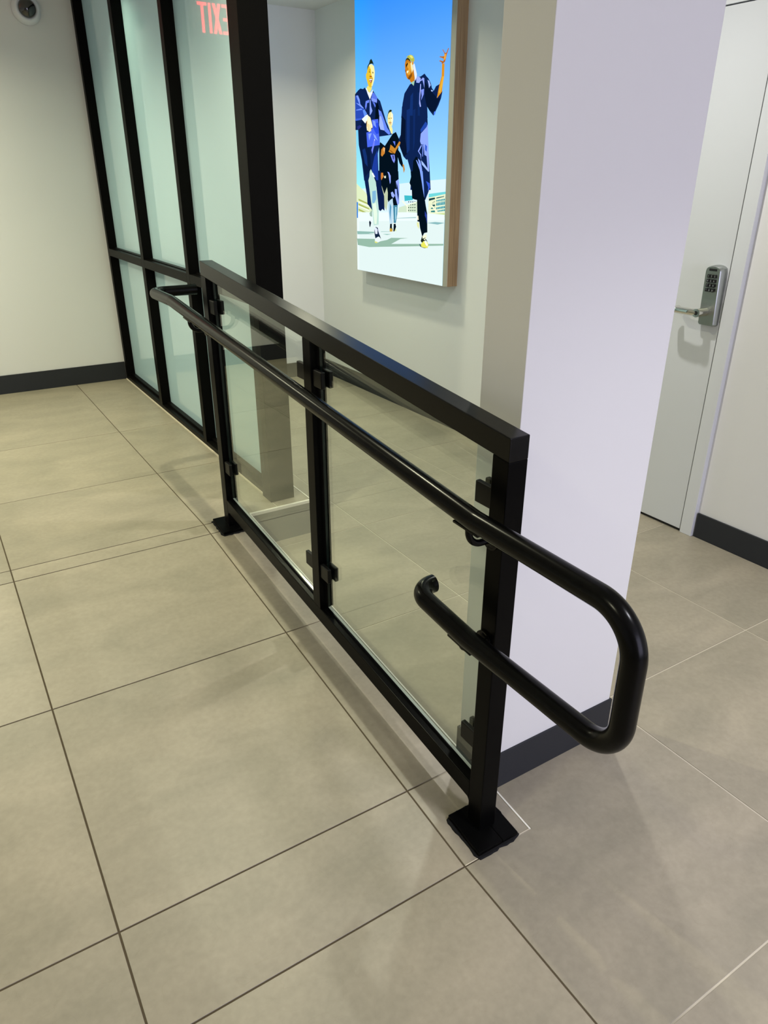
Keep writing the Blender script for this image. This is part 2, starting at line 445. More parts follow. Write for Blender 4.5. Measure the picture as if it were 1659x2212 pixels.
# keypad lock: rounded tapering body lofted from the door face
def lock_body():
    bm = bmesh.new()
    zb, zt = 0.948, 1.190; yc = 1.879; hw = 0.038
    def outline(s, top_r=0.030, n=8):
        pts = []
        w = hw*s
        b = 0.006
        for k in range(n+1):
            a = math.pi*k/n
            pts.append((yc + w*math.cos(a), zt-0.022-(1-s)*0.02 + 0.022*math.sin(a)**0.8*s))
        pts.append((yc-w-0.002, zb+b+(1-s)*0.02)); pts.append((yc-w+b-0.002, zb+(1-s)*0.02))
        pts.append((yc+w-b+0.002, zb+(1-s)*0.02)); pts.append((yc+w+0.002, zb+b+(1-s)*0.02))
        return pts
    lv = [(2.802, 1.0), (2.768, 0.985), (2.752, 0.93), (2.7475, 0.86)]
    rings = []
    for x, s in lv:
        rings.append([bm.verts.new((x + (0.014*max(0, (1.045-z))/0.1 if x < 2.79 else 0), y, z)) for y, z in outline(s)])
    for a, b in zip(rings, rings[1:]):
        k = len(a)
        for i in range(k): bm.faces.new([a[i], a[(i+1)%k], b[(i+1)%k], b[i]])
    bm.faces.new(rings[-1])
    return bm
lock = link('keypad_lock', lock_body(), M['lock'], door); shade_auto(lock, 30)
tag(lock, 'brushed metal keypad lock housing')
def on_lock(z): return 2.7475 + 0.014*max(0, 1.045-z)/0.1
digs = '123456789*0#'
for i in range(4):
    for j in range(3):
        zc = 1.147-0.0180*i; yc = 1.879+0.0142*(1-j)
        bm = bmesh.new(); box(bm, 2.7435, 2.748, yc-0.0056, yc+0.0056, zc-0.0068, zc+0.0068, bevel=0.0012, seg=2)
        link('key_button', bm, M['key'], lock)
bm = bmesh.new(); box(bm, 2.7455, 2.7485, 1.879-0.0175, 1.879+0.0175, 1.1672, 1.1768, bevel=0.0014)
tag(link('badge', bm, M['key'], lock), 'small black pill-shaped badge')
# digits, from the built-in font, as one flat mesh part
bmd = bmesh.new()
for i in range(4):
    for j in range(3):
        zc = 1.147-0.0180*i; yc = 1.879+0.0142*(1-j)
        cu = bpy.data.curves.new('digit_curve', 'FONT'); cu.body = digs[3*i+j]; cu.size = 0.0098; cu.align_x = 'CENTER'; cu.align_y = 'CENTER'
        to = bpy.data.objects.new('digit_curve', cu); COL.objects.link(to)
        me = to.to_mesh()
        tmp = bmesh.new(); tmp.from_mesh(me)
        for v in tmp.verts:
            x, y = v.co.x, v.co.y
            v.co = Vector((2.7431, yc - x, zc + y))
        mm = bpy.data.meshes.new('tmp'); tmp.to_mesh(mm); tmp.free(); bmd.from_mesh(mm); bpy.data.meshes.remove(mm)
        to.to_mesh_clear(); bpy.data.objects.remove(to, do_unlink=True); bpy.data.curves.remove(cu)
link('key_digits', bmd, M['digit'], lock)
# lever
bm = bmesh.new()
cyl(bm, (2.757, 1.888, 1.004), (-1, 0, 0), 0.0170, 0.060, 28)
lv = round_path([(2.712,1.880,1.004),(2.706,1.93,1.004),(2.712,2.000,1.003),(2.745,2.012,1.002)], [0,0.08,0.018,0], 10)
tube(bm, lv, 0.0145, 22)
le = link('lever_handle', bm, M['chrome'], lock); shade_auto(le, 40); tag(le, 'polished curved lever handle')
bm = bmesh.new(); cyl(bm, (2.6972, 1.888, 1.004), (-1, 0, 0), 0.0085, 0.001, 24)
link('key_cylinder', bm, M['key'], lock)

# ---------------------------------------------------------------- frosted partition
part = empty('window_1', (1.2, 4.1, ZU)); tag(part, 'tall black framed partition of frosted glass panes', kind='structure')
PX0, PX1 = 1.162, 1.275
for ya, yb in ((5.385, YB-0.001), (4.519, 4.579), (3.690, 3.737)):
    boxo('mullion', (PX0, PX1, ya, yb, ZU+0.001, CE-0.001), M['bronze'], part, bevel=0.0012)
tag(boxo('mullion', (1.148, 1.263, 2.797, 2.892, ZU+0.001, CE-0.001), M['bronze'], part, bevel=0.0012), 'thick black end post')
bays = ((4.579, 5.385), (3.737, 4.519), (2.892, 3.690))
for ya, yb in bays:
    boxo('mid_rail', (PX0, PX1, ya, yb, 1.024, 1.070), M['bronze'], part, bevel=0.0012)
    boxo('glazing_bead', (PX0+0.030, 1.2165, ya+0.0005, yb-0.0005, 1.070, 1.0755), M['bronze'], part, bevel=0.0008)
    boxo('sill', (PX0, PX1, ya, yb, ZU+0.001, ZU+0.026), M['bronze'], part, bevel=0.0012)
    boxo('glazing_bead', (PX0+0.028, 1.2165, ya+0.0005, yb-0.0005, ZU+0.026, ZU+0.040), M['bronze'], part, bevel=0.0008)
    boxo('header', (PX0, PX1, ya, yb, CE-0.05, CE-0.001), M['bronze'], part, bevel=0.0012)
    boxo('frosted_pane', (1.217, 1.225, ya+0.0005, yb-0.0005, ZU+0.028, 1.024), M['frosted'], part)
    boxo('frosted_pane', (1.217, 1.225, ya+0.0005, yb-0.0005, 1.0705, CE-0.051), M['frosted'], part)

# ---------------------------------------------------------------- railing
rail = empty('ramp_railing', (0.917, 1.8, zr(1.8)), 'black metal ramp railing with two glass panes and a looping tube handrail', 'railing')
RX0, RX1 = 0.893, 0.942
ztop = lambda y: 1.0535 + 0.1021*(y-0.971)
zbt = lambda y: 0.140 + 0.0930*(y-1.020)       # upper face of the bottom rail
zbb = lambda y: 0.088 + 0.0930*(y-1.020)
def sloped(name, ya, yb, lo, hi, bev=0.002, m='black', RX1=RX1):
    bm = bmesh.new()
    prism(bm, [(RX0,ya,lo(ya)),(RX0,yb,lo(yb)),(RX0,yb,hi(yb)),(RX0,ya,hi(ya))], (RX1-RX0,0,0), bevel=bev)
    return link(name, bm, M[m], rail)
sloped('top_rail', 0.971, 2.702, lambda y: ztop(y)-0.050, ztop, m='black_top')
sloped('bottom_rail', 1.020, 2.652, zbb, zbt, RX1=0.930)
for ya, yb, full in ((0.971, 1.020, 1), (1.818, 1.867, 0), (2.652, 2.702, 1)):
    lo = (lambda y: zr(y)+0.012) if full else (lambda y: zbt(y)-0.001)
    sloped('post', ya, yb, lo, lambda y: ztop(y)-0.050, 0.0022)
# welded corner fillets below the bottom rail
for (yc, sgn) in ((1.020, 1), (2.652, -1)):
    bm = bmesh.new()
    pts = [(RX0+.001, yc, zbb(yc)+0.004)]
    for k in range(7):
        a = math.pi/2*k/6
        pts.append((RX0+.001, yc+sgn*0.016*(1-math.sin(a)), zbb(yc+sgn*0.016)-0.016*(1-math.cos(a))*1.0+0.001))
    prism(bm, pts, (0.930-RX0-.002, 0, 0))
    link('weld_fillet', bm, M['black'], rail)
# base plates: two-piece cover plates with a notched seam, bedded on sealant
for (x0, x1, y0, y1) in ((0.853, 0.978, 0.922, 1.048), (0.853, 0.978, 2.612, 2.742)):
    zl = lambda y: zr(y)
    bm = bmesh.new()
    xm = 0.928
    def plate(a, b, z0, z1, c=0.0, ins=0.0):
        pts = [(a+ins, y0+ins, zl(y0)+z0), (b-ins, y0+ins, zl(y0)+z0), (b-ins, y1-ins, zl(y1)+z0), (a+ins, y1-ins, zl(y1)+z0)]
        prism(bm, pts, (0, 0, z1-z0), bevel=0.002)
    plate(x0, xm-0.0006, 0.004, 0.015); plate(xm+0.0006, x1, 0.004, 0.0135)
    # raised collar around the post
    link('base_plate', bm, M['black'], rail)
    bm = bmesh.new()
    random.seed(5 if y0 < 2 else 9)
    ring = []
    per = [(x0, y0), (x1, y0), (x1, y1), (x0, y1)]
    loop = []
    for i in range(4):
        a = Vector(per[i]); b = Vector(per[(i+1)%4])
        nrm = Vector(((b-a).y, -(b-a).x)).normalized()
        for k in range(12):
            p = a.lerp(b, k/12) + nrm*(0.0062+random.uniform(-0.0020, 0.0030))
            loop.append((p.x, p.y))
    lo = [bm.verts.new((x, y, zl(y)+0.0003)) for x, y in loop]
    hi = [bm.verts.new(((x-0.915)*0.97+0.915, (y-(y0+y1)/2)*0.97+(y0+y1)/2, zl(y)+0.0045)) for x, y in loop]
    n = len(lo)
    for i in range(n): bm.faces.new([lo[i], lo[(i+1)%n], hi[(i+1)%n], hi[i]])
    bm.faces.new(hi)
    tag(link('sealant', bm, M['rubber'], rail), 'rough black sealant bead under the base plate')
# glass panes (parallelograms), clear faces and edges with brightness painted in: pale below, dark elsewhere
def pane(ya, yb):
    bm = bmesh.new()
    xa, xb = 0.915, 0.923
    P = [(ya, zbt(ya)+0.010), (yb, zbt(yb)+0.010), (yb, ztop(yb)-0.063), (ya, ztop(ya)-0.063)]
    a = [bm.verts.new((xa, y, z)) for y, z in P]; b = [bm.verts.new((xb, y, z)) for y, z in P]
    f = bm.faces.new(a); f.material_index = 0
    f = bm.faces.new(b[::-1]); f.material_index = 0
    for i in range(4):
        f = bm.faces.new([a[i], b[i], b[(i+1)%4], a[(i+1)%4]]); f.material_index = 1 if i == 0 else 2
    return link('glass_pane', bm, [M['glass'], M['glass_edge'], M['glass_edge_dark']], rail)
pane(1.034, 1.803); pane(1.882, 2.638)
# clamps: two square plates squeezing the glass, held on the post
def clamp(yp, sgn, zc):
    w = 0.054; h = 0.049
    ya, yb = (yp, yp+w) if sgn > 0 else (yp-w, yp)
    bm = bmesh.new()
    box(bm, 0.8975, 0.9105, ya, yb, zc-h/2, zc+h/2, bevel=0.0035, seg=3)
    box(bm, 0.9235, 0.9365, ya, yb, zc-h/2, zc+h/2, bevel=0.0035, seg=3)
    yw = yp+0.005*sgn
    box(bm, 0.909, 0.925, min(yp, yw), max(yp, yw), zc-h/2+0.006, zc+h/2-0.006)
    o = link('glass_clamp', bm, M['clamp'], rail)
for a in ((1.020, 1, 0.909), (1.020, 1, 0.270), (1.818, -1, 0.988), (1.818, -1, 0.358), (1.867, 1, 0.992), (1.867, 1, 0.362), (2.652, -1, 1.073), (2.652, -1, 0.439)):
    clamp(*a)
# handrail
HX = 0.830; HR = 0.0218
path = round_path([(0.884,1.188,0.631),(HX,1.188,0.631),(HX,0.99,0.612),(HX,0.579,0.612),(HX,0.579,0.886),(HX,0.985,0.890),
                   (HX,2.886,1.068),(HX,3.165,1.068),(1.02,3.165,1.068)], [0,0.050,0.15,0.070,0.085,0.12,0.12,0.058,0], 18)
bm = bmesh.new(); tube(bm, path, HR, 40)
hr = link('handrail', bm, M['rail'], rail); shade_auto(hr, 50); tag(hr, 'glossy black tube handrail folding back on itself at the near end')
def bracket(y, zc, slope, drop=0.066):
    bm = bmesh.new()
    cyl(bm, (RX0+0.0005, y, zc-drop), (-1,0,0), 0.024, 0.006, 28)
    cyl(bm, (RX0-0.0055, y, zc-drop), (-1,0,0), 0.020, 0.004, 28, 0.012)
    p = round_path([(RX0-0.004,y,zc-drop),(HX,y,zc-drop),(HX,y,zc-0.025)], [0,min(0.034,drop-0.026),0], 12)
    tube(bm, p, 0.0075, 16)
    pts = [(HX-0.011, y-0.040, zc-HR-0.0045-slope*0.040), (HX+0.011, y-0.040, zc-HR-0.0045-slope*0.040),
           (HX+0.011, y+0.040, zc-HR-0.0045+slope*0.040), (HX-0.011, y+0.040, zc-HR-0.0045+slope*0.040)]
    prism(bm, pts, (0,0,0.0052), bevel=0.0012)
    o = link('handrail_bracket', bm, M['rail'], rail); shade_auto(o, 35)
bracket(1.004, 0.892, 0.03); bracket(1.004, 0.6135, 0.06, 0.038); bracket(2.690, 1.0497, 0.094)

# ---------------------------------------------------------------- lightbox picture
LX = 2.734; LY0 = 3.653; LZ0 = 0.907
lb = empty('lightbox', (2.78, 4.19, 0.907), 'tall backlit lightbox picture of three graduates walking, in an oak cabinet', 'lightbox')
boxo('cabinet', (LX+0.004, XW, LY0, 4.730, LZ0, 2.552), M['wood'], lb, bevel=0.001)
tag(boxo('edge_lip', (LX, LX+0.004, LY0, 4.730, LZ0, 2.552), M['lip'], lb), 'pale unlit lip along the picture edge')
PIC = r'''d9f0fb:2287,1052 1098,1138 841,1154 383,1180 83,1195 55,753 2300,659
3fb9c6:956,1007 761,1006 759,958 945,941
6fd4d8:422,1032 82,1061 79,1021 420,991
e6eecb:428,990 80,1037 64,777 417,764
123f45:416,980 289,997 287,977 415,955
27606a:265,994 109,1021 108,1005 265,983
2b8c9a:264,965 92,987 90,956 262,940
bfe9e0:241,969 232,970 230,941 239,941
bfe9e0:211,973 202,974 200,942 209,941
bfe9e0:181,976 172,977 170,942 179,942
bfe9e0:151,980 142,981 140,943 149,943
bfe9e0:122,984 113,985 110,944 119,944
2b8c9a:262,932 90,954 88,922 260,905
bfe9e0:239,936 230,937 228,906 237,906
bfe9e0:209,940 200,941 198,907 207,907
bfe9e0:179,944 170,945 168,908 177,907
bfe9e0:149,948 140,949 138,908 147,908
bfe9e0:119,952 111,953 108,909 117,909
2b8c9a:259,886 87,910 85,879 258,862
bfe9e0:237,890 227,892 226,863 235,862
bfe9e0:206,895 197,896 195,864 204,863
bfe9e0:176,899 167,900 165,864 174,864
bfe9e0:146,903 137,904 135,865 144,865
bfe9e0:117,907 108,908 105,866 114,866
2b8c9a:257,849 85,873 83,851 256,833
bfe9e0:234,853 225,854 224,834 233,833
bfe9e0:204,857 195,859 194,835 203,834
bfe9e0:174,862 165,863 163,836 172,835
bfe9e0:144,866 135,867 133,837 142,836
bfe9e0:114,870 105,871 103,838 112,837
164e52:347,942 286,956 285,940 339,930
164e52:354,913 284,919 283,898 353,896
2b7f83:368,881 275,886 274,869 367,867
2b7f83:366,848 273,853 272,832 365,831
b9d46a:419,806 67,827 64,790 417,768
eff3c9:289,1005 266,1010 255,816 278,815
f1f6d8:369,908 346,913 210,830 248,824
eef6cc:428,990 79,1021 79,1015 428,981
eef6cc:425,936 76,969 76,963 425,927
eef6cc:423,882 73,916 72,910 422,873
eef6cc:421,848 70,884 70,878 421,839
eef6cc:420,819 69,855 68,849 419,809
cfe3c8:1074,863 659,943 653,798 1091,795
1a3a34:859,939 838,942 838,929 859,926
1a3a34:858,906 837,909 837,896 858,893
1a3a34:857,874 836,876 836,863 857,860
1a3a34:856,841 835,844 835,831 856,828
1a3a34:813,940 792,943 792,930 813,927
1a3a34:812,907 791,910 790,897 811,894
1a3a34:811,875 790,878 789,865 810,862
1a3a34:810,842 789,845 788,832 809,829
1a3a34:767,941 746,944 746,931 766,928
1a3a34:766,909 745,911 744,898 765,896
1a3a34:765,876 744,879 743,866 764,863
1a3a34:763,844 743,847 742,834 763,831
1a3a34:721,942 700,945 700,932 720,929
1a3a34:720,910 699,913 699,900 719,897
1a3a34:719,878 698,880 697,867 718,865
1a3a34:717,845 697,848 696,835 717,832
f4fadf:1010,940 989,949 858,882 883,873
eef6df:884,903 676,943 675,930 884,888
eef6df:892,881 862,882 860,803 890,802
b4c978:1091,809 654,806 653,785 1091,791
dcebc0:2161,1143 1884,1016 1699,808 1699,737 2173,719
a9b55c:2098,946 1810,889 1810,874 2098,923
a9b55c:2099,886 1811,831 1811,815 2100,864
a9b55c:2101,818 1812,764 1812,748 2101,795
f2fbe8:2108,914 1811,862 1811,849 2108,900
f2fbe8:2109,859 1811,809 1811,795 2110,845
e9f7f8:2161,770 851,814 -64,814 -131,-129 2193,-421
dff0ee:2086,654 69,752 40,-60 2109,-303
3c86e0:2158,903 2113,900 2118,698 2153,696
88b8bb:438,707 266,725 68,724 218,698
9cc3c4:1207,730 677,764 676,753 1207,726
8fb9b0:2148,524 1682,539 1682,521 1834,510 1682,510 2139,482
93b7a4:2150,424 1664,449 1664,403 1353,455 1247,488 842,508 1024,488 1246,412 -135,504 -136,488 839,409 1442,363 1817,333 2132,340
3f5f62:598,456 540,449 400,423 481,411 572,425
9fc6c0:1507,553 1283,565 1283,560 1507,546
8cbcb2:1461,524 1248,534 1353,517
03101c:1527,1626 1413,1577 1232,1705 1156,1724 1086,1648 1098,1522 1044,1484 988,1370 995,1322 1064,1371 1108,1440 1091,1166 1110,947 1442,940 1551,1140 1551,1573
03101c:1570,1286 1091,1282 1081,1185 1121,1119 1100,886 1201,883 1228,967 1271,949 1331,918 1341,1092 1410,1023 1490,1116
94aaff:1147,1168 1081,1193 1063,1119 1063,912 1100,886 1161,994 1170,1077 1120,1077
0d2250:1130,1160 1104,1111 1077,1016 1084,937 1119,1036
8fa6ff:1351,1280 1309,1271 1270,1230 1269,1159 1286,1134 1308,1201 1325,1251
9ab0ff:1263,1034 1221,1047 1169,1002 1203,972 1245,992
b9d8ea:1331,918 1271,949 1219,967 1205,866 1215,668 1284,657 1312,777 1330,863
5d9cc0:1283,907 1248,865 1260,779 1276,692 1295,799
3d7f9c:1205,883 1100,890 1106,784 1138,676 1189,674
9fd4e6:1158,867 1125,868 1131,741 1159,684
03101c:1276,657 1232,663 1232,616 1214,590 1284,587
c9a13c:1288,586 1258,610 1210,586 1222,566 1283,563
03101c:1189,661 1146,667 1129,629 1170,571 1196,569
d6e2a0:1166,575 1137,612 1123,578
bcc9a8:1490,1116 1419,1015 1358,1096 1336,1033 1339,914 1365,814 1418,860 1436,946
f1e8a0:1340,1940 1313,1956 1259,1949 1224,1918 1219,1859 1238,1802 1276,1767 1319,1798 1347,1837 1348,1903
fdf6d2:1267,1946 1228,1918 1219,1859 1242,1802 1261,1832 1274,1899
1c2a17:1356,1874 1348,1922 1321,1964 1290,1975 1248,1967 1263,1950 1305,1947 1336,1928
f5ee9a:1319,1791 1272,1770 1249,1788 1229,1750 1232,1702 1264,1714
b98f1e:1328,1888 1297,1884 1297,1875 1324,1874
b98f1e:1278,1887 1250,1885 1254,1874 1274,1874
c07f1a:1320,1839 1289,1841 1254,1836 1273,1815 1300,1816
fffbe6:1308,1831 1265,1830 1285,1821
c98a3a:988,1363 961,1355 941,1302 959,1265 975,1295
5f7be6:1223,1623 1169,1621 1168,1569
7d8ef0:1276,1470 1182,1472 1166,1411 1188,1377 1228,1404
03101c:1229,1465 1205,1465 1197,1411 1217,1427
e8f0d8:1435,1236 1411,1224 1386,1236 1382,1204 1419,1204
d07f33:1501,1268 1452,1267 1443,1220 1493,1180 1510,1212
0d2250:1037,1871 1009,2024 972,2123 858,2207 782,2219 724,2265 635,2268 559,2289 518,2257 481,2235 429,2181 405,2132 368,2104 328,2144 259,2159 282,2073 307,2028 200,2087 223,2018 268,1954 361,1854 428,1899 489,1951 476,1839
0d2250:1022,1991 495,1956 472,1785 465,1657 422,1389 376,1076 811,1071 793,1255 886,1413 910,1409 976,1447 1069,1566 1095,1603 1083,1646 1043,1688 1031,1876
0d2250:812,1280 404,1278 384,1123 423,1049 482,964 660,960 701,964 768,975 780,1095 832,1150 801,1217
03101c:812,1280 592,1279 537,1114 490,964 471,906 435,810 421,600 489,588 527,542 581,644 600,713 642,716 660,960 709,964 768,975 781,1103 832,1150 793,1230
03101c:698,1441 596,1400 537,1114 780,1113 758,1394
07142e:1028,1895 939,1840 941,1637 888,1477 968,1442 1061,1565 1039,1688
12306e:918,1946 848,1957 842,1515 904,1477
102a62:778,1937 732,1949 734,1590 762,1493
12306e:839,2087 786,2120 785,1880 855,1884
0f2a60:688,2112 658,2110 633,1871 678,1873
07152f:545,2209 499,2169 395,2089 293,2024 237,2019 356,1884 443,1911 504,1966 545,2064
2147a8:516,1802 479,1781 492,1745 608,1693 617,1724
8ea8ff:608,1682 492,1745 468,1777 458,1657 434,1466 416,1273 447,1292 477,1440 523,1456 543,1569 595,1566 620,1602
2d55cc:513,1568 474,1544 479,1486 510,1506
8fa8ff:661,1499 595,1563 580,1554 638,1494 591,1458 588,1399 606,1454
7f9cff:569,1566 546,1565 552,1438 563,1438
86a4ff:658,1420 603,1392 569,1313 523,1127 553,1127 614,1294 696,1401 681,1401 624,1345
a2c0ff:588,1399 534,1367 432,1296 427,1269 571,1352
7fa4ff:600,1279 552,1279 521,1122 503,989 544,1093
3659d8:476,1172 397,1148 387,1099 432,1065 426,1106
2a3f9a:484,842 438,797 433,695 456,758 482,787
9aaeff:724,2261 694,2277 634,2253 633,2224 662,2205 722,2214
8fa2f5:633,2231 590,2253 561,2243 553,2145 577,2194 597,2228 633,2221
a5b4ff:639,2196 624,2187 628,2107 640,2035 614,1963 637,1960 653,1999 650,2091
7f95f5:622,2132 560,2138 564,2084 596,2046 617,2026 604,2069
9fb8ff:495,2222 458,2205 428,2163 462,2137 471,2174
aac6ff:418,2116 375,2105 396,2096 421,2105
4f7ff0:349,1894 314,1896 333,1860 354,1858
dfe9ff:796,2399 767,2410 710,2296 716,2268 745,2234 770,2302
d8901f:223,2346 176,2352 175,2225 197,2143 207,2081 300,2024 283,2087 259,2156 223,2233
e9b23a:209,2228 179,2228 200,2143 240,2069 269,2079 238,2147
b5651a:223,2346 170,2361 158,2380 147,2406 135,2435 102,2482 119,2484 143,2450 162,2442 183,2454 215,2487 221,2479 182,2441 187,2418 221,2418 262,2424 279,2419 220,2404 192,2391 198,2371 232,2378 266,2387 276,2379 235,2366
e8a440:182,2434 149,2437 153,2397 178,2376 193,2394
c77a1a:969,2424 950,2466 905,2472 858,2449 819,2416 795,2377 779,2339 754,2264 760,2236 835,2224 867,2260 914,2272 938,2303 959,2357
e2a33a:911,2440 857,2420 833,2363 854,2310 899,2307 931,2336 886,2365 917,2390
f6ecb0:850,2419 820,2430 804,2400 787,2355 816,2321 837,2374
7d4a10:891,2284 816,2321 815,2288 859,2256 898,2263
2a2008:945,2414 903,2436 903,2417 936,2384
fff2c0:928,2347 893,2354 885,2339 919,2324
5a2c0c:959,2372 943,2345 951,2338 961,2357
3c3410:961,2445 943,2476 897,2482 858,2456 850,2434 889,2456 927,2464
b5b94a:943,2484 905,2501 852,2506 799,2489 768,2457 767,2425 797,2435 835,2432 858,2456 905,2483
e3e27a:875,2501 822,2495 791,2470 821,2463 859,2482
d79a40:820,2430 790,2438 782,2412 796,2395 819,2409
9fcdb0:835,2224 753,2235 773,2185
c9862c:1070,1618 1041,1605 1061,1577 1094,1554 1135,1523 1167,1483 1269,1494 1321,1512 1295,1527 1270,1588 1219,1566 1168,1540 1119,1579
8d5412:1270,1527 1184,1488 1201,1484 1287,1519
c48534:990,1358 957,1349 936,1300 963,1264 973,1305
e3e6a0:650,702 608,708 598,665 605,630 640,663
1c2a20:558,492 528,551 454,529 403,489 453,507 524,472
f1f4d4:520,551 432,583 430,539 469,506 518,525
1c2a20:518,521 454,538 454,531 514,510
e6e45f:552,453 493,496 403,484 385,446 412,420 481,418 539,427
f7fbe4:484,492 436,491 398,463 409,436 442,451
e6ddc0:644,781 620,781 610,734 638,733
0d2250:2153,2205 2069,2244 2008,2262 1939,2249 1897,2264 1772,2153 1689,2210 1576,2116 1519,2083 1383,1863 1367,1830 1272,1714 1225,1704 1311,1697 1494,1704 1535,1763 2160,1791
0d2250:2147,1950 1535,1989 1447,1909 1264,1714 1232,1702 1310,1694 1535,1688 1527,1599 1576,1496 1551,1140 1551,1019 1781,1321 1782,1175 1932,1174 1990,1425 2066,1609 2080,1789 2115,1786 2150,1816
0d2250:1955,1288 1778,1287 1788,1201 1753,983 1717,807 1773,841 1848,884 1856,981 1902,1113
0a1c48:1750,1329 1508,1285 1490,1116 1419,989 1409,813 1462,833 1507,805 1552,821 1588,986 1624,1158 1678,1222
0a1a3c:1963,1893 1852,1863 1855,1582 1778,1564 1746,1301 1904,1221 1981,1425 2057,1608 2071,1788
2a4cb5:2149,2182 2087,2196 2028,2142 2003,2075 1909,2019 1842,1950 1911,1931 1980,1916 2148,1905 2157,1905
7d9cff:2123,2188 2070,2187 2028,2135 2020,2088 1918,2028 1960,2034 2134,2108 2038,2086
6b8fff:2136,2026 1995,2033 1952,2015 2110,2017
3d62d8:2148,1922 1980,1921 1998,1902 2139,1898
5f8ff0:1952,2008 1909,2020 1842,1963 1911,1932
24307a:2105,1829 2034,1842 1982,1827 2053,1795 2097,1793
5a78e8:1706,2185 1673,2190 1584,2124 1608,2082 1739,2117
7f98ff:1739,2136 1592,2103 1600,2070 1723,2097
6a86f5:1874,2108 1789,2117 1790,2087 1840,2083 1849,2046 1875,2010 1892,2049
8aa6ff:1773,2116 1752,2114 1740,2039 1707,1988 1741,1956 1774,1942
5a78e8:1706,2089 1657,2078 1625,2038 1641,2021
03101c:1625,2046 1576,2072 1551,2026 1543,1876 1642,1882
7d9cff:1560,1997 1519,1968 1415,1888 1391,1864 1495,1869 1543,1933
6688f5:1559,1990 1495,1968 1415,1878 1343,1785 1271,1711 1310,1698 1406,1743 1495,1837 1535,1933
9db4ff:1535,1922 1495,1912 1446,1835 1414,1751 1511,1766 1543,1817
0d2250:1495,1968 1463,1947 1335,1807 1264,1718 1343,1774 1439,1898
4a68ee:1724,1887 1568,1888 1527,1592 1838,1574 1862,1748 1776,1752 1700,1794
2a4be0:1658,1838 1560,1848 1551,1726 1609,1717 1692,1794
7f9cff:1708,1879 1641,1868 1609,1790 1675,1824
8aa8ff:1810,1730 1726,1734 1794,1651
8aa8ff:1692,1732 1626,1699 1576,1639 1659,1681
7484f5:1667,1662 1642,1661 1659,1596 1693,1538 1711,1492 1736,1539 1710,1578
eef3ff:1659,1664 1644,1663 1647,1646 1659,1646
e9f4ff:1980,1909 1867,1949 1825,1954 1808,1930 1851,1883 1886,1854
fdf3c8:1851,1883 1816,1942 1758,1916 1708,1825 1704,1795 1734,1796 1742,1758 1768,1759 1785,1748 1806,1761 1823,1769 1844,1770 1856,1817
e0b95a:1816,1846 1802,1845 1802,1764 1817,1777
e0b95a:1775,1836 1763,1836 1759,1762 1770,1763
ecb85c:1851,1879 1834,1886 1835,1816 1851,1809
c98030:1486,1537 1437,1566 1397,1553 1404,1492 1469,1455 1498,1475
f2b878:1433,1562 1398,1553 1408,1500 1437,1531
1c3c9c:1660,1459 1584,1535 1576,1379 1560,1180 1610,1180 1729,1301
12306e:1970,1546 1899,1564 1848,1463 1832,1342 1902,1383
bde0d4:1788,1222 1778,1287 1750,1312 1696,1261 1669,1209 1624,1158 1588,986 1552,812 1552,636 1681,621 1717,807 1772,1005 1816,1175
7fb4d8:1716,1045 1624,1055 1616,951 1671,897 1717,905
e3f6e2:1708,887 1625,907 1589,767 1607,642 1663,639
eef8ff:1732,1261 1696,1269 1642,1218 1678,1214
9dbbaa:1793,769 1727,816 1718,727 1774,734
101c30:1803,656 1784,679 1747,654 1771,598 1790,597
e7f0ff:1775,698 1737,704 1728,673 1756,658
12243f:1663,567 1626,605 1580,598 1534,520 1497,468 1515,431 1571,482 1636,455 1659,513
dfe8ff:1663,585 1617,597 1580,572 1584,517 1635,514
dfe8ff:1571,599 1543,591 1516,526 1534,511 1566,563
e9f4f6:1650,454 1552,487 1506,468 1506,431 1571,409 1636,405
d8de80:1659,422 1571,414 1598,398 1650,400
ece074:1846,2249 1821,2276 1713,2252 1722,2227 1772,2191 1822,2221
eef6ff:1867,2254 1838,2248 1813,2212 1772,2194 1739,2199 1689,2225 1697,2192 1764,2119 1822,2187
e8c030:1857,2409 1836,2418 1818,2474 1769,2498 1720,2493 1671,2459 1656,2407 1656,2342 1672,2307 1705,2259 1763,2249 1812,2287 1837,2337 1857,2368
f8f0a8:1785,2500 1720,2504 1663,2473 1643,2413 1648,2363 1656,2328 1697,2266 1730,2261 1705,2314 1688,2349 1721,2377 1736,2444
1b2a1c:1827,2446 1818,2489 1777,2521 1760,2548 1727,2560 1695,2530 1663,2487 1703,2506 1760,2508 1793,2490
5d4a12:1794,2425 1769,2431 1745,2413 1770,2419
6b5a20:1708,2420 1672,2409 1688,2392
5d3a10:1794,2443 1765,2449 1749,2438 1769,2442
b0601c:1770,2382 1737,2379 1704,2369 1729,2360 1766,2363
7a3a18:1783,2347 1737,2348 1696,2346 1709,2318 1734,2295 1762,2315
fffaf0:1779,2344 1705,2341 1713,2329 1746,2330 1766,2330
f0b0b8:1758,2322 1729,2323 1734,2306 1750,2309'''
U0, U1, V0, V1 = 84, 2150, 4, 3280
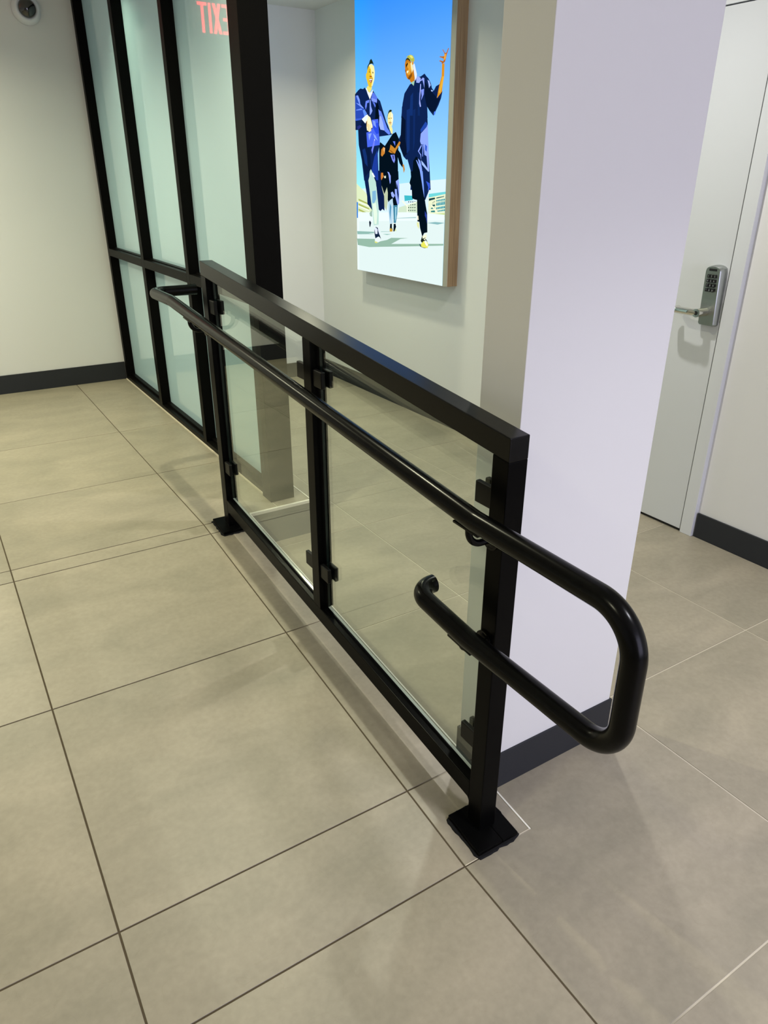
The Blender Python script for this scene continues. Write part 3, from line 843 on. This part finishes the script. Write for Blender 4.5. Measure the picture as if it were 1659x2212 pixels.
def clip(poly):
    def cut(ps, inside, inter):
        out = []
        for i in range(len(ps)):
            a, b = ps[i-1], ps[i]
            ia, ib = inside(a), inside(b)
            if ib:
                if not ia: out.append(inter(a, b))
                out.append(b)
            elif ia: out.append(inter(a, b))
        return out
    def ix(c): return lambda a, b: (c, a[1]+(b[1]-a[1])*(c-a[0])/(b[0]-a[0]))
    def iy(c): return lambda a, b: (a[0]+(b[0]-a[0])*(c-a[1])/(b[1]-a[1]), c)
    for ins, it in ((lambda p: p[0] >= U0, ix(U0)), (lambda p: p[0] <= U1, ix(U1)), (lambda p: p[1] >= V0, iy(V0)), (lambda p: p[1] <= V1, iy(V1))):
        poly = cut(poly, ins, it)
        if len(poly) < 3: return []
    return poly
verts = []; faces = []; cols = []
def world_pt(u, v, k): return (LX-0.0010-0.00003*k, LY0+u/2000.0, LZ0+v/2000.0)
sky = [(3280,(46,138,248)),(2900,(70,152,250)),(2500,(95,168,251)),(2000,(122,188,252)),(1600,(142,204,253)),(1250,(160,222,254)),(950,(176,236,254)),(4,(200,240,250))]
NU = 12
for (va, ca), (vb, cb) in zip(sky, sky[1:]):
    for i in range(NU):
        ua = U0+(U1-U0)*i/NU; ub = U0+(U1-U0)*(i+1)/NU
        base = len(verts)
        for u, v, c in ((ua,va,ca),(ub,va,ca),(ub,vb,cb),(ua,vb,cb)):
            verts.append(world_pt(u, v, 0))
            side = max(0.0, (u/2150.0-0.72))/0.28
            c = tuple(min(255, x+side*d) for x, d in zip(c, (-8, 14, 4)))
            cols.append(lin(tuple(x/255 for x in c)))
        faces.append((base, base+1, base+2, base+3))
for k, line in enumerate(PIC.strip().split('\n')):
    col, pts = line.split(':')
    poly = clip([tuple(float(q) for q in p.split(',')) for p in pts.split()])
    if len(poly) < 3: continue
    c = hexlin(col); base = len(verts)
    for u, v in poly:
        verts.append(world_pt(u, v, k+1)); cols.append(c)
    for t in tessellate_polygon([[Vector((u, v, 0)) for u, v in poly]]):
        faces.append(tuple(base+i for i in t))
me = bpy.data.meshes.new('printed_picture'); me.from_pydata(verts, [], faces); me.materials.append(M['print'])
ca = me.color_attributes.new('ink', 'FLOAT_COLOR', 'POINT')
for i, c in enumerate(cols): ca.data[i].color = (*c, 1)
pic = bpy.data.objects.new('printed_picture', me); COL.objects.link(pic); pic.parent = lb
pic.matrix_parent_inverse = Matrix.Translation(-lb.location)
tag(pic, 'backlit print of three smiling people in navy gowns under a blue sky')

# ---------------------------------------------------------------- security camera on the far wall
CX, CZ = 0.903, 2.404
sc = empty('security_camera', (CX, YB, CZ), 'white and black dome security camera high on the far wall', 'camera')
bm = bmesh.new()
prof = [(0.0, 0.080), (0.016, 0.080), (0.030, 0.076), (0.043, 0.066), (0.048, 0.056), (0.046, 0.0535)]
rings = [[bm.verts.new((CX+r*math.cos(2*math.pi*k/48), YB-d_, CZ+r*math.sin(2*math.pi*k/48))) for k in range(48)] for d_, r in prof]
for a, b in zip(rings, rings[1:]):
    for k in range(48): bm.faces.new([a[k], a[(k+1)%48], b[(k+1)%48], b[k]])
bm.faces.new(rings[0]); bm.faces.new(rings[-1])
link('housing', bm, M['cam_white'], sc, smooth=True)
bm = bmesh.new()
rings = []
for i in range(9):
    a = math.pi/2*i/9
    rings.append([bm.verts.new((CX+0.050*math.cos(a)*math.cos(2*math.pi*k/40), YB-0.047-0.036*math.sin(a), CZ+0.050*math.cos(a)*math.sin(2*math.pi*k/40))) for k in range(40)])
for a, b in zip(rings, rings[1:]):
    for k in range(40): bm.faces.new([a[k], a[(k+1)%40], b[(k+1)%40], b[k]])
bm.faces.new(rings[-1]); bm.faces.new(rings[0][::-1])
tag(link('dome', bm, M['cam_dark'], sc, smooth=True), 'dark glossy dome')

# ---------------------------------------------------------------- exit sign (seen mirrored in the frosted glass)
ex = empty('exit_sign', (0.39, YB, 2.33), 'lit red EXIT sign on the far wall, seen mirrored in the frosted glass', 'sign')
boxo('housing', (0.240, 0.545, YB-0.050, YB, 2.335, 2.578), M['sign'], ex, bevel=0.006, seg=3)
zt, zb = 2.541, 2.374; st = 0.017
def letter(bars, name='letter'):
    bm = bmesh.new()
    for b in bars:
        if len(b) == 4:
            x0, x1, z0, z1 = b; box(bm, x0, x1, YB-0.053, YB-0.049, z0, z1)
        else:
            (xa, za), (xb, zb_), w = b[0], b[1], b[2]
            prism(bm, [(xa-w/2,YB-0.0535,za),(xa+w/2,YB-0.0535,za),(xb+w/2,YB-0.0535,zb_),(xb-w/2,YB-0.0535,zb_)], (0,0.004,0))
    link(name, bm, M['exit_red'], ex)
xT0, xT1 = 0.437, 0.500
letter([(xT0, xT1, zt-st, zt), ((xT0+xT1)/2-st/2, (xT0+xT1)/2+st/2, zb, zt-st)])
letter([(0.410, 0.410+st, zb, zt)])
letter([((0.352, zb), (0.390, zt), 0.019), ((0.390, zb), (0.352, zt), 0.0191, 0, 0)])
letter([(0.283, 0.283+st, zb, zt), (0.300, 0.334, zt-st, zt), (0.300, 0.329, (zt+zb)/2-st/2, (zt+zb)/2+st/2), (0.300, 0.334, zb, zb+st)])

# storefront glazing behind the photographer
win = empty('window_2', (0.5, YF, 0.22)); tag(win, kind='structure')
for x in (0.3, 1.5, 2.76): boxo('mullion', (x, x+0.04, YF-0.08, YF-0.04, 0.22, 2.4), M['bronze'], win)
for z in (0.22, 2.36): boxo('frame_bar', (0.34, 2.76, YF-0.08, YF-0.04, z, z+0.04), M['bronze'], win)
